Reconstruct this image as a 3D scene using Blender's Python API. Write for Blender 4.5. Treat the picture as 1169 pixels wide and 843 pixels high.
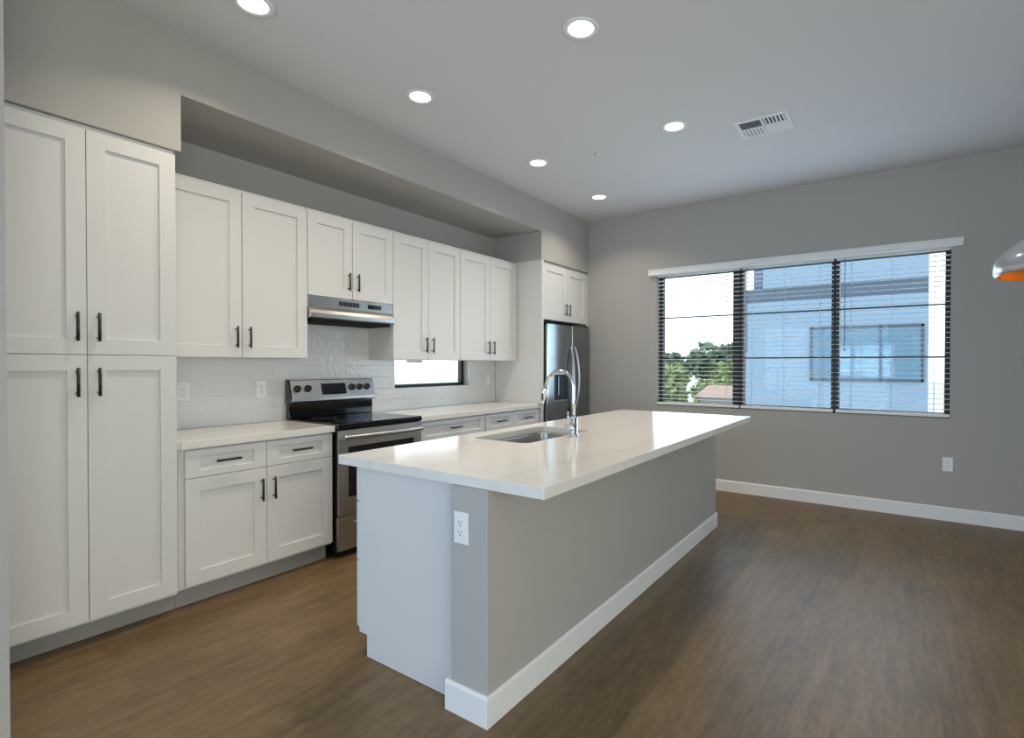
import bpy, bmesh, math, random
from mathutils import Vector, Matrix
R = math.radians
for o in list(bpy.data.objects):
    bpy.data.objects.remove(o, do_unlink=True)
SC = bpy.context.scene
COL = SC.collection

# ------------------------------------------------------------------ camera
W_PX, H_PX = 1169, 843
F_PX, PPX, PPY = 595.34, 622.64, 423.35
cam_d = bpy.data.cameras.new('camera')
cam = bpy.data.objects.new('camera', cam_d)
COL.objects.link(cam)
SC.camera = cam
cam_d.sensor_fit = 'HORIZONTAL'
cam_d.sensor_width = 36.0
cam_d.lens = 36.0 * F_PX / W_PX
cam_d.shift_x = -(PPX - W_PX / 2) / W_PX
cam_d.shift_y = (PPY - H_PX / 2) / W_PX
cam_d.clip_start = 0.05
cam_d.clip_end = 500
cr = Vector((0.82800621, 0.56071687, 0.00152243))
cu = Vector((-0.00757208, 0.00846666, 0.99993549))
cf = Vector((-0.5606678, 0.82796432, -0.01125624))
cam.matrix_world = Matrix(((cr.x, cu.x, -cf.x, 3.81333), (cr.y, cu.y, -cf.y, -0.06216), (cr.z, cu.z, -cf.z, 1.33072), (0, 0, 0, 1)))

# ------------------------------------------------------------------ colour management, sampling
SC.view_settings.view_transform = 'Standard'
SC.view_settings.look = 'None'
SC.view_settings.exposure = -0.2
SC.view_settings.gamma = 1.0
SC.view_settings.use_curve_mapping = False
cy = SC.cycles
cy.use_denoising = True
cy.max_bounces = 10
cy.diffuse_bounces = 6
cy.glossy_bounces = 5
cy.transparent_max_bounces = 16
cy.sample_clamp_indirect = 6.0
cy.caustics_reflective = False
cy.caustics_refractive = False

# ------------------------------------------------------------------ sky, daylight, fill lamp
world = bpy.data.worlds.new('sky')
SC.world = world
world.use_nodes = True
bg = world.node_tree.nodes['Background']
bg.inputs['Color'].default_value = (0.84, 0.93, 1.0, 1)
bg.inputs['Strength'].default_value = 3.2

def area_light(name, loc, rot, sx, sy, power, color, portal=False):
    d = bpy.data.lights.new(name, 'AREA')
    d.shape = 'RECTANGLE'
    d.size = sx
    d.size_y = sy
    d.energy = power
    d.color = color
    if portal:
        d.cycles.is_portal = True
    o = bpy.data.objects.new(name, d)
    COL.objects.link(o)
    o.location = loc
    o.rotation_euler = rot
    return o

BACK_Y = -3.6
DAY = (0.54, 0.74, 1.0)
DAY_B = (0.33, 0.575, 1.0)
DAY_R = (1.0, 0.935, 0.83)
# daylight falling in through the glazed doors behind and beside the camera
area_light('window_fill_lamp', (2.858, 5.47, 1.60), (R(-98), 0, 0), 2.6, 1.36, 26, DAY)  # added fill lamp on the room side of the blinds, standing in for window daylight
area_light('terrace_daylight', (2.2, BACK_Y - 0.3, 1.25), (R(90), 0, 0), 2.9, 2.3, 122, DAY_B)
area_light('terrace_daylight', (5.6, BACK_Y - 0.3, 1.25), (R(90), 0, 0), 1.7, 2.3, 8, DAY_B)
area_light('balcony_daylight', (7.2 + 0.3, -0.9, 1.25), (R(90), 0, R(90)), 3.6, 2.3, 145, DAY_R)
LAMP_POWER = 8.5
LAMP_COL = (1.0, 0.87, 0.70)

# ------------------------------------------------------------------ materials
def mat(name, color, rough=0.5, metal=0.0, spec=0.5, emit=None, estr=0.0, coat=0.0):
    m = bpy.data.materials.new(name)
    m.use_nodes = True
    b = m.node_tree.nodes['Principled BSDF']
    b.inputs['Base Color'].default_value = (*color, 1)
    b.inputs['Roughness'].default_value = rough
    b.inputs['Metallic'].default_value = metal
    b.inputs['Specular IOR Level'].default_value = spec
    b.inputs['Coat Weight'].default_value = coat
    if emit:
        b.inputs['Emission Color'].default_value = (*emit, 1)
        b.inputs['Emission Strength'].default_value = estr
    return m

def nodes(m):
    nt = m.node_tree
    return nt, nt.nodes, nt.links, nt.nodes['Principled BSDF']

def add_bump(m, scale, strength, dist=0.002, detail=3.0, stretch=None):
    nt, N, L, b = nodes(m)
    tc = N.new('ShaderNodeTexCoord')
    src = tc.outputs['Object']
    if stretch:
        mp = N.new('ShaderNodeMapping')
        mp.inputs['Scale'].default_value = stretch
        L.new(src, mp.inputs['Vector'])
        src = mp.outputs['Vector']
    n = N.new('ShaderNodeTexNoise')
    n.inputs['Scale'].default_value = scale
    n.inputs['Detail'].default_value = detail
    L.new(src, n.inputs['Vector'])
    bp = N.new('ShaderNodeBump')
    bp.inputs['Strength'].default_value = strength
    bp.inputs['Distance'].default_value = dist
    L.new(n.outputs['Fac'], bp.inputs['Height'])
    L.new(bp.outputs['Normal'], b.inputs['Normal'])
    return n

M = {}
M['wall'] = mat('greige_wall_paint', (0.415, 0.402, 0.375), 0.75, spec=0.25)
add_bump(M['wall'], 160, 0.12, 0.001)
M['ceiling'] = mat('ceiling_paint', (0.68, 0.68, 0.68), 0.8, spec=0.2)
add_bump(M['ceiling'], 160, 0.12, 0.001)
M['cab'] = mat('white_cabinet_paint', (0.66, 0.655, 0.635), 0.38, spec=0.45)
M['toe'] = mat('grey_toe_kick', (0.30, 0.295, 0.275), 0.5, spec=0.3)  # darker grey than the cabinet fronts
M['trim'] = mat('white_trim_paint', (0.78, 0.78, 0.77), 0.4, spec=0.4)
M['black'] = mat('matte_black_metal', (0.012, 0.012, 0.013), 0.38)
M['gap'] = mat('dark_recess', (0.02, 0.02, 0.02), 0.8, spec=0.1)
M['gloss_black'] = mat('gloss_black_enamel', (0.004, 0.004, 0.005), 0.07)
M['oven_glass'] = mat('oven_window_glass', (0.006, 0.006, 0.007), 0.08)
M['display'] = mat('clock_display', (0.005, 0.006, 0.008), 0.15)
M['chrome'] = mat('chrome', (0.78, 0.79, 0.80), 0.08, 1.0)
M['plastic'] = mat('white_plastic', (0.80, 0.80, 0.79), 0.35)
M['slot'] = mat('outlet_slot', (0.03, 0.03, 0.03), 0.6)
M['frame'] = mat('bronze_window_frame', (0.012, 0.013, 0.016), 0.5)
M['slat'] = mat('white_blind_slat', (0.80, 0.81, 0.80), 0.45)
M['cord'] = mat('blind_cord', (0.62, 0.62, 0.60), 0.7)
M['wand'] = mat('blind_wand', (0.20, 0.19, 0.18), 0.3)
M['lens'] = mat('lamp_lens', (0.9, 0.9, 0.9), 0.5, emit=(1.0, 0.93, 0.80), estr=6.0)
M['gold'] = mat('gold_leaf_lining', (0.95, 0.36, 0.05), 0.35, 0.75)
M['shade'] = mat('silver_lamp_shade', (0.50, 0.51, 0.52), 0.16, 0.35, coat=0.3)
M['vent'] = mat('white_vent_metal', (0.74, 0.75, 0.76), 0.45)

def steel(name, color, rough, stretch, amount=0.05):
    m = mat(name, color, rough, 1.0)
    nt, N, L, b = nodes(m)
    tc = N.new('ShaderNodeTexCoord')
    mp = N.new('ShaderNodeMapping')
    mp.inputs['Scale'].default_value = stretch
    n = N.new('ShaderNodeTexNoise')
    n.inputs['Scale'].default_value = 1.0
    n.inputs['Detail'].default_value = 4
    rg = N.new('ShaderNodeMapRange')
    rg.inputs['To Min'].default_value = rough - amount
    rg.inputs['To Max'].default_value = rough + amount
    L.new(tc.outputs['Object'], mp.inputs['Vector'])
    L.new(mp.outputs['Vector'], n.inputs['Vector'])
    L.new(n.outputs['Fac'], rg.inputs['Value'])
    L.new(rg.outputs['Result'], b.inputs['Roughness'])
    return m
M['steel'] = steel('brushed_stainless_steel', (0.47, 0.465, 0.445), 0.32, (900, 3, 900))
M['fridge'] = steel('slate_stainless_steel', (0.27, 0.31, 0.335), 0.17, (900, 900, 4), 0.03)
M['fridge_side'] = mat('charcoal_fridge_side', (0.035, 0.036, 0.038), 0.5)
M['sink'] = steel('satin_sink_steel', (0.42, 0.41, 0.40), 0.3, (3, 900, 900))

# quartz: warm white with faint grey veins
m = mat('white_quartz', (0.8, 0.78, 0.74), 0.13, spec=0.5)
nt, N, L, b = nodes(m)
tc = N.new('ShaderNodeTexCoord')
n1 = N.new('ShaderNodeTexNoise'); n1.inputs['Scale'].default_value = 2.2; n1.inputs['Detail'].default_value = 6
wv = N.new('ShaderNodeTexWave'); wv.inputs['Scale'].default_value = 0.7; wv.inputs['Distortion'].default_value = 9; wv.inputs['Detail'].default_value = 4
rp = N.new('ShaderNodeValToRGB')
rp.color_ramp.elements[0].position = 0.0; rp.color_ramp.elements[0].color = (0.68, 0.655, 0.61, 1)
rp.color_ramp.elements[1].position = 0.09; rp.color_ramp.elements[1].color = (0.745, 0.72, 0.675, 1)
L.new(tc.outputs['Object'], wv.inputs['Vector']); L.new(wv.outputs['Fac'], rp.inputs['Fac'])
mx = N.new('ShaderNodeMix'); mx.data_type = 'RGBA'; mx.inputs['Factor'].default_value = 0.5
rp2 = N.new('ShaderNodeValToRGB')
rp2.color_ramp.elements[0].color = (0.715, 0.69, 0.645, 1); rp2.color_ramp.elements[1].color = (0.765, 0.745, 0.705, 1)
L.new(tc.outputs['Object'], n1.inputs['Vector']); L.new(n1.outputs['Fac'], rp2.inputs['Fac'])
L.new(rp.outputs['Color'], mx.inputs['A']); L.new(rp2.outputs['Color'], mx.inputs['B']); L.new(mx.outputs['Result'], b.inputs['Base Color'])
M['quartz'] = m

# glass: thin pane, mostly clear with a fresnel sheen
m = bpy.data.materials.new('window_glass'); m.use_nodes = True
nt = m.node_tree; N = nt.nodes; L = nt.links
N.clear()
out = N.new('ShaderNodeOutputMaterial'); tr = N.new('ShaderNodeBsdfTransparent'); gl = N.new('ShaderNodeBsdfGlossy')
tr.inputs['Color'].default_value = (0.96, 0.985, 0.98, 1); gl.inputs['Roughness'].default_value = 0.02
lw = N.new('ShaderNodeLayerWeight'); pw = N.new('ShaderNodeMath'); pw.operation = 'POWER'; pw.inputs[1].default_value = 4.0
fr = N.new('ShaderNodeMapRange'); fr.inputs['To Min'].default_value = 0.010; fr.inputs['To Max'].default_value = 0.6; ms = N.new('ShaderNodeMixShader')
L.new(lw.outputs['Facing'], pw.inputs[0]); L.new(pw.outputs[0], fr.inputs['Value'])
L.new(fr.outputs['Result'], ms.inputs['Fac']); L.new(tr.outputs['BSDF'], ms.inputs[1]); L.new(gl.outputs['BSDF'], ms.inputs[2]); L.new(ms.outputs['Shader'], out.inputs['Surface'])
M['glass'] = m

# glazed wall tile, hand made ripple, running bond
m = mat('glazed_white_tile', (0.7, 0.71, 0.70), 0.09, spec=0.55)
nt, N, L, b = nodes(m)
tc = N.new('ShaderNodeTexCoord'); sp = N.new('ShaderNodeSeparateXYZ'); cb = N.new('ShaderNodeCombineXYZ')
L.new(tc.outputs['Object'], sp.inputs['Vector']); L.new(sp.outputs['Y'], cb.inputs['X']); L.new(sp.outputs['Z'], cb.inputs['Y'])
br = N.new('ShaderNodeTexBrick')
br.inputs['Scale'].default_value = 1.0; br.inputs['Brick Width'].default_value = 0.305; br.inputs['Row Height'].default_value = 0.1017
br.inputs['Mortar Size'].default_value = 0.0014; br.inputs['Mortar Smooth'].default_value = 0.4
br.inputs['Color1'].default_value = (0.70, 0.71, 0.70, 1); br.inputs['Color2'].default_value = (0.66, 0.68, 0.67, 1); br.inputs['Mortar'].default_value = (0.62, 0.62, 0.61, 1)
L.new(cb.outputs['Vector'], br.inputs['Vector']); L.new(br.outputs['Color'], b.inputs['Base Color'])
nz = N.new('ShaderNodeTexNoise'); nz.inputs['Scale'].default_value = 26; nz.inputs['Detail'].default_value = 2
L.new(cb.outputs['Vector'], nz.inputs['Vector'])
b1 = N.new('ShaderNodeBump'); b1.inputs['Strength'].default_value = 0.5; b1.inputs['Distance'].default_value = 0.006
b2 = N.new('ShaderNodeBump'); b2.inputs['Strength'].default_value = 0.6; b2.inputs['Distance'].default_value = 0.002; b2.invert = True
L.new(nz.outputs['Fac'], b1.inputs['Height']); L.new(br.outputs['Fac'], b2.inputs['Height']); L.new(b1.outputs['Normal'], b2.inputs['Normal']); L.new(b2.outputs['Normal'], b.inputs['Normal'])
M['tile'] = m

# floor: wood look planks running along y
m = mat('wood_plank_floor', (0.12, 0.08, 0.05), 0.42, spec=0.6)
nt, N, L, b = nodes(m)
tc = N.new('ShaderNodeTexCoord'); sp = N.new('ShaderNodeSeparateXYZ'); cb = N.new('ShaderNodeCombineXYZ')
L.new(tc.outputs['Object'], sp.inputs['Vector']); L.new(sp.outputs['Y'], cb.inputs['X']); L.new(sp.outputs['X'], cb.inputs['Y'])
br = N.new('ShaderNodeTexBrick')
br.offset = 0.37; br.inputs['Scale'].default_value = 1.0; br.inputs['Brick Width'].default_value = 1.22; br.inputs['Row Height'].default_value = 0.18
br.inputs['Mortar Size'].default_value = 0.0012; br.inputs['Mortar Smooth'].default_value = 0.3; br.inputs['Bias'].default_value = 0.0
br.inputs['Color1'].default_value = (0.36, 0.36, 0.36, 1); br.inputs['Color2'].default_value = (0.62, 0.62, 0.62, 1); br.inputs['Mortar'].default_value = (0.18, 0.18, 0.18, 1)
L.new(cb.outputs['Vector'], br.inputs['Vector'])
def stretched(sc_, scale, detail, rough=0.6):
    mp = N.new('ShaderNodeMapping'); mp.inputs['Scale'].default_value = sc_
    L.new(tc.outputs['Object'], mp.inputs['Vector'])
    q = N.new('ShaderNodeTexNoise'); q.inputs['Scale'].default_value = scale; q.inputs['Detail'].default_value = detail; q.inputs['Roughness'].default_value = rough
    L.new(mp.outputs['Vector'], q.inputs['Vector'])
    return q
g1 = stretched((11, 1.3, 1), 2.0, 7)
g2 = stretched((60, 4, 1), 2.0, 4)
g3 = stretched((2.2, 0.9, 1), 1.6, 5)
g4 = stretched((26, 7, 1), 2.2, 5, 0.75)
def mixf(a, b_, fac):
    q = N.new('ShaderNodeMix'); q.data_type = 'FLOAT'; q.inputs['Factor'].default_value = fac
    L.new(a, q.inputs['A']); L.new(b_, q.inputs['B'])
    return q.outputs['Result']
v = mixf(mixf(mixf(g1.outputs['Fac'], g2.outputs['Fac'], 0.3), g3.outputs['Fac'], 0.3), g4.outputs['Fac'], 0.34)
bw = N.new('ShaderNodeRGBToBW'); L.new(br.outputs['Color'], bw.inputs['Color'])
v = mixf(v, bw.outputs['Val'], 0.18)
rp = N.new('ShaderNodeValToRGB')
e = rp.color_ramp.elements
e[0].position = 0.38; e[0].color = (0.080, 0.048, 0.020, 1)
e[1].position = 0.60; e[1].color = (0.245, 0.158, 0.075, 1)
k = e.new(0.48); k.color = (0.15, 0.092, 0.039, 1)
L.new(v, rp.inputs['Fac']); L.new(rp.outputs['Color'], b.inputs['Base Color'])
rg = N.new('ShaderNodeMapRange'); rg.inputs['To Min'].default_value = 0.34; rg.inputs['To Max'].default_value = 0.52
L.new(g2.outputs['Fac'], rg.inputs['Value']); L.new(rg.outputs['Result'], b.inputs['Roughness'])
bm_ = N.new('ShaderNodeBump'); bm_.inputs['Strength'].default_value = 0.15; bm_.inputs['Distance'].default_value = 0.001
L.new(v, bm_.inputs['Height']); L.new(bm_.outputs['Normal'], b.inputs['Normal'])
M['floor'] = m

# outside
M['stucco'] = mat('pale_stucco', (0.20, 0.285, 0.385), 0.9, spec=0.1)
M['stucco_band'] = mat('dark_band', (0.085, 0.115, 0.165), 0.8, spec=0.1)  # darker than the walls above and below it
M['stucco_pier'] = mat('darker_pier', (0.135, 0.165, 0.26), 0.9, spec=0.1)  # darker and bluer than the main walls
M['far_glass'] = mat('tinted_far_glass', (0.10, 0.19, 0.28), 0.04, spec=0.9)
M['far_frame'] = mat('grey_far_frame', (0.04, 0.06, 0.09), 0.5)
M['bark'] = mat('tree_bark', (0.10, 0.07, 0.05), 0.9)
for nm, c1, c2 in (('leaf_dark', (0.05, 0.10, 0.06), (0.15, 0.22, 0.14)), ('leaf_light', (0.12, 0.19, 0.07), (0.32, 0.38, 0.17))):
    m = mat(nm, c1, 0.7, spec=0.2)
    nt, N, L, b = nodes(m)
    tc = N.new('ShaderNodeTexCoord'); q = N.new('ShaderNodeTexNoise'); q.inputs['Scale'].default_value = 1.7; q.inputs['Detail'].default_value = 4
    rp = N.new('ShaderNodeValToRGB'); rp.color_ramp.elements[0].color = (*c1, 1); rp.color_ramp.elements[1].color = (*c2, 1)
    rp.color_ramp.elements[0].position = 0.35; rp.color_ramp.elements[1].position = 0.65
    L.new(tc.outputs['Object'], q.inputs['Vector']); L.new(q.outputs['Fac'], rp.inputs['Fac']); L.new(rp.outputs['Color'], b.inputs['Base Color'])
    M[nm] = m
M['roof'] = mat('terracotta_roof', (0.38, 0.24, 0.20), 0.8)
M['house'] = mat('white_house_wall', (0.52, 0.50, 0.49), 0.9)
M['ground'] = mat('dry_ground', (0.42, 0.43, 0.40), 0.95)
add_bump(M['ground'], 3, 0.3, 0.05)

# ------------------------------------------------------------------ helpers
def tag(o, label=None, cat=None, group=None, kind=None):
    if label: o['label'] = label
    if cat: o['category'] = cat
    if group: o['group'] = group
    if kind: o['kind'] = kind
    return o

def empty(name, loc, label=None, cat=None, group=None, kind=None, rotz=0.0):
    o = bpy.data.objects.new(name, None)
    COL.objects.link(o)
    o.empty_display_size = 0.1
    o.location = loc
    o.rotation_euler = (0, 0, rotz)
    return tag(o, label, cat, group, kind)

class MB:
    """collects shapes in world coordinates, links them as one mesh object"""
    def __init__(self):
        self.v, self.f, self.s = [], [], []
    def add(self, verts, faces, smooth=False):
        n = len(self.v)
        self.v += [tuple(p) for p in verts]
        self.f += [tuple(i + n for i in f) for f in faces]
        self.s += [smooth] * len(faces)
        return self
    def box(self, x0, x1, y0, y1, z0, z1):
        v = [(x, y, z) for x in (x0, x1) for y in (y0, y1) for z in (z0, z1)]
        return self.add(v, [(0, 1, 3, 2), (4, 6, 7, 5), (0, 4, 5, 1), (2, 3, 7, 6), (0, 2, 6, 4), (1, 5, 7, 3)])
    def prism(self, poly, axis, a, b):
        """poly: 2-D points in the plane of the other two axes, extruded along axis from a to b"""
        def P(u, w, t):
            return {'x': (t, u, w), 'y': (u, t, w), 'z': (u, w, t)}[axis]
        n = len(poly)
        v = [P(u, w, a) for u, w in poly] + [P(u, w, b) for u, w in poly]
        fc = [tuple(range(n)), tuple(range(2 * n - 1, n - 1, -1))]
        fc += [(i, i + n, (i + 1) % n + n, (i + 1) % n) for i in range(n)]
        return self.add(v, fc)
    def tube(self, pts, r, seg=10, caps=True, flat=1.0):
        pts = [Vector(p) for p in pts]
        rr = r if isinstance(r, (list, tuple)) else [r] * len(pts)
        rings = []
        t0 = (pts[1] - pts[0]).normalized()
        up = Vector((0, 0, 1)) if abs(t0.z) < 0.9 else Vector((1, 0, 0))
        nrm = t0.cross(up).normalized()
        for i, p in enumerate(pts):
            a = pts[max(i - 1, 0)]; b_ = pts[min(i + 1, len(pts) - 1)]
            t = (b_ - a).normalized()
            nrm = (nrm - t * nrm.dot(t)).normalized()
            bn = t.cross(nrm)
            rings.append([p + (nrm * math.cos(2 * math.pi * k / seg) + bn * math.sin(2 * math.pi * k / seg) * flat) * rr[i] for k in range(seg)])
        v = [q for ring in rings for q in ring]
        fc = []
        for i in range(len(pts) - 1):
            for k in range(seg):
                k2 = (k + 1) % seg
                fc.append((i * seg + k, i * seg + k2, (i + 1) * seg + k2, (i + 1) * seg + k))
        self.add(v, fc, True)
        if caps:
            n = len(self.v) - len(v)
            self.f += [tuple(n + k for k in range(seg))[::-1], tuple(n + (len(pts) - 1) * seg + k for k in range(seg))]
            self.s += [False, False]
        return self
    def cyl(self, c, axis, r, h, seg=24):
        d = {'x': Vector((1, 0, 0)), 'y': Vector((0, 1, 0)), 'z': Vector((0, 0, 1))}[axis]
        c = Vector(c)
        return self.tube([c, c + d * h], r, seg)
    def lathe(self, c, prof, seg=48, closed=False):
        c = Vector(c); n = len(prof)
        v = [(c.x + r * math.cos(2 * math.pi * k / seg), c.y + r * math.sin(2 * math.pi * k / seg), c.z + z) for k in range(seg) for r, z in prof]
        fc = []
        for k in range(seg):
            k2 = (k + 1) % seg
            for i in range(n if closed else n - 1):
                j = (i + 1) % n
                fc.append((k * n + i, k2 * n + i, k2 * n + j, k * n + j))
        return self.add(v, fc, True)
    def build(self, name, m, parent=None, bevel=0.0, seg=2):
        off = Vector((0, 0, 0))
        p = parent
        while p is not None:
            off += p.location
            p = p.parent
        me = bpy.data.meshes.new(name)
        me.from_pydata([tuple(Vector(q) - off) for q in self.v], [], self.f)
        bm = bmesh.new(); bm.from_mesh(me)
        bmesh.ops.recalc_face_normals(bm, faces=bm.faces)
        bm.to_mesh(me); bm.free()
        for i, p_ in enumerate(me.polygons):
            p_.use_smooth = self.s[i]
        for mm in (m if isinstance(m, (list, tuple)) else [m]):
            me.materials.append(mm)
        o = bpy.data.objects.new(name, me)
        COL.objects.link(o)
        if parent: o.parent = parent
        if bevel:
            bv = o.modifiers.new('bevel', 'BEVEL')
            bv.width = bevel; bv.segments = seg; bv.limit_method = 'ANGLE'; bv.angle_limit = R(40)
        return o

def copy_tree(o, parent=None):
    c = o.copy(); COL.objects.link(c)
    if parent: c.parent = parent
    for ch in list(o.children): copy_tree(ch, c)
    return c

def struct(name, mb, m, label, parent=None, bevel=0.0):
    o = mb.build(name, m, parent, bevel)
    o['kind'] = 'structure'
    if not parent: o['label'] = label
    return o

def wall_y(mb, y0, y1, x0, x1, z0, z1, holes):
    """wall slab normal to y with rectangular holes (hx0,hx1,hz0,hz1), holes sorted in x"""
    x = x0
    for hx0, hx1, hz0, hz1 in holes:
        mb.box(x, hx0, y0, y1, z0, z1)
        if hz0 > z0: mb.box(hx0, hx1, y0, y1, z0, hz0)
        mb.box(hx0, hx1, y0, y1, hz1, z1)
        x = hx1
    mb.box(x, x1, y0, y1, z0, z1)
    return mb

# ------------------------------------------------------------------ the room
XR, YF, ZC = 7.2, 5.552, 3.082
ZS, ZSP, XS = 2.7615, 2.4615, 0.6455         # underside of bulkhead over the counter, over the tall units, its face
struct('floor', MB().box(-0.15, XR + 0.15, BACK_Y - 0.15, YF + 0.2, -0.12, 0), M['floor'], 'brown wood plank floor')
struct('ceiling', MB().box(-0.15, XR + 0.15, BACK_Y - 0.15, YF + 0.2, ZC, ZC + 0.12), M['ceiling'], 'smooth pale ceiling')
WX0, WX1, WZ0, WZ1 = 1.535, 4.181, 0.875, 2.36
struct('wall_far', wall_y(MB(), YF, YF + 0.2, -0.15, XR + 0.15, 0, ZC, [(WX0, WX1, WZ0, WZ1)]), M['wall'], 'grey wall holding the wide window')
SY0, SY1, SZ0, SZ1 = 3.106, 4.10, 1.112, 1.43
wl = MB()
wl.box(-0.15, 0, BACK_Y, SY0, 0, ZC); wl.box(-0.15, 0, SY1, YF, 0, ZC); wl.box(-0.15, 0, SY0, SY1, 0, SZ0); wl.box(-0.15, 0, SY0, SY1, SZ1, ZC)
struct('wall_left', wl, M['wall'], 'kitchen wall behind the white cabinets')
wr = MB(); wr.box(XR, XR + 0.15, BACK_Y, -2.75, 0, ZC); wr.box(XR, XR + 0.15, 0.95, YF, 0, ZC); wr.box(XR, XR + 0.15, -2.75, 0.95, 2.4, ZC); wr.box(XR, XR + 0.15, -2.75, 0.95, 0, 0.05)
struct('wall_right', wr, M['wall'], 'grey wall on the far right')
struct('wall_back', wall_y(MB(), BACK_Y - 0.15, BACK_Y, -0.15, XR + 0.15, 0, ZC, [(0.75, 3.65, 0.05, 2.4), (4.75, 6.45, 0.05, 2.4)]), M['wall'], 'wall behind the viewer with glazed doors')
YP0, YP1 = 0.388, 1.1236
struct('wall_pantry_side', MB().box(0.002, 1.275, 0.18, 0.384, 0, ZC), M['wall'], 'wall end at the left of the tall cabinet')
sf = MB()
sf.box(0, XS, YP0, 1.157, ZSP, ZC); sf.box(0.0, XS, 1.157, 4.537, ZS, ZC); sf.box(0, XS, 4.537, YF, ZSP, ZC)
struct('wall_bulkhead', sf, M['wall'], 'painted bulkhead above the cabinets')
struct('wall_backsplash', MB().box(0.0, 0.009, 1.1236, SY0, 0.9145, 1.80).box(0.0, 0.009, SY0, SY1, 0.9145, SZ0).box(0, 0.009, SY1, 4.534, 0.9145, 1.372).box(0, 0.009, SY0, SY1, SZ1, SZ1 + 0.02), M['tile'], 'glossy white tile backsplash')
def base_y(mb, x0, x1, y, t, h):
    mb.prism([(y, 0), (y - t, 0), (y - t, h - 0.012), (y - t * 0.55, h), (y, h)], 'x', x0, x1)
    return mb
struct('baseboard_far', base_y(MB(), 0.74, XR, YF, 0.014, 0.117), M['trim'], 'white baseboard under the window wall')
struct('baseboard_right', MB().box(XR - 0.014, XR, 0.95, YF - 0.016, 0, 0.117), M['trim'], 'white baseboard on the right wall', bevel=0.004)

# wide window
w1 = empty('window_1', (2.858, 5.66, WZ0), 'wide three part window with black frame', kind='structure')
FY0, FY1 = 5.63, 5.70
f = MB()
f.box(WX0, WX0 + 0.045, FY0, FY1, WZ0, WZ1); f.box(WX1 - 0.035, WX1, FY0, FY1, WZ0, WZ1)
f.box(WX0, WX1, FY0, FY1, WZ0, WZ0 + 0.04); f.box(WX0, WX1, FY0, FY1, WZ1 - 0.04, WZ1)
f.box(2.362, 2.468, FY0 - 0.02, FY1 + 0.03, WZ0, WZ1); f.box(3.278, 3.344, FY0 - 0.02, FY1 + 0.03, WZ0, WZ1)
f.build('window_frame', M['frame'], w1, 0.003)
g = MB()
for z in (1.865, 1.405): g.box(WX0 + 0.02, WX1 - 0.02, 5.652, 5.666, z - 0.007, z + 0.007)
g.build('glazing_bar', M['frame'], w1)
for a, b_ in ((WX0 + 0.045, 2.362), (2.468, 3.278), (3.344, WX1 - 0.035)):
    MB().box(a, b_, 5.672, 5.676, WZ0 + 0.04, WZ1 - 0.04).build('pane', M['glass'], w1)
# slot window above the counter
w2 = empty('window_2', (-0.09, 3.6, SZ0), 'slim black framed window under the wall cabinets', kind='structure')
f = MB()
f.box(-0.12, -0.07, SY0, SY1, SZ0, SZ0 + 0.03); f.box(-0.12, -0.07, SY0, SY1, SZ1 - 0.055, SZ1)
f.box(-0.12, -0.07, SY0, SY0 + 0.03, SZ0, SZ1); f.box(-0.12, -0.07, SY1 - 0.04, SY1, SZ0, SZ1)
f.build('window_frame', M['frame'], w2, 0.003)
MB().box(-0.10, -0.096, SY0 + 0.03, SY1 - 0.04, SZ0 + 0.03, SZ1 - 0.055).build('pane', M['glass'], w2)
MB().box(-0.072, -0.055, 3.31, 3.50, 1.345, 1.395).build('window_latch', M['plastic'], w2, 0.004)
# glazed doors behind the viewer
for n, (a, b_) in enumerate(((0.75, 3.65), (4.75, 6.45))):
    dr = empty('door_%d' % (n + 1), ((a + b_) / 2, BACK_Y - 0.07, 0.05), 'black framed glazed door behind the viewer', kind='structure')
    f = MB(); f.box(a, a + 0.06, BACK_Y - 0.1, BACK_Y - 0.04, 0.05, 2.4); f.box(b_ - 0.06, b_, BACK_Y - 0.1, BACK_Y - 0.04, 0.05, 2.4)
    f.box(a, b_, BACK_Y - 0.1, BACK_Y - 0.04, 0.05, 0.11); f.box(a, b_, BACK_Y - 0.1, BACK_Y - 0.04, 2.34, 2.4)
    c = (a + b_) / 2; f.box(c - 0.04, c + 0.04, BACK_Y - 0.1, BACK_Y - 0.04, 0.05, 2.4)
    f.build('door_frame', M['frame'], dr)
    MB().box(a + 0.06, c - 0.04, BACK_Y - 0.075, BACK_Y - 0.07, 0.11, 2.34).box(c + 0.04, b_ - 0.06, BACK_Y - 0.075, BACK_Y - 0.07, 0.11, 2.34).build('pane', M['glass'], dr)

d3 = empty('door_3', (XR + 0.07, -0.9, 0.05), 'black framed balcony door right of the viewer', kind='structure')
f = MB(); xa, xb = XR + 0.04, XR + 0.10
f.box(xa, xb, -2.75, -2.69, 0.05, 2.4); f.box(xa, xb, 0.89, 0.95, 0.05, 2.4); f.box(xa, xb, -2.75, 0.95, 0.05, 0.11); f.box(xa, xb, -2.75, 0.95, 2.34, 2.4); f.box(xa, xb, -0.94, -0.86, 0.05, 2.4)
f.build('door_frame', M['frame'], d3)
MB().box(xa + 0.03, xa + 0.035, -2.69, -0.94, 0.11, 2.34).box(xa + 0.03, xa + 0.035, -0.86, 0.89, 0.11, 2.34).build('pane', M['glass'], d3)

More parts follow.
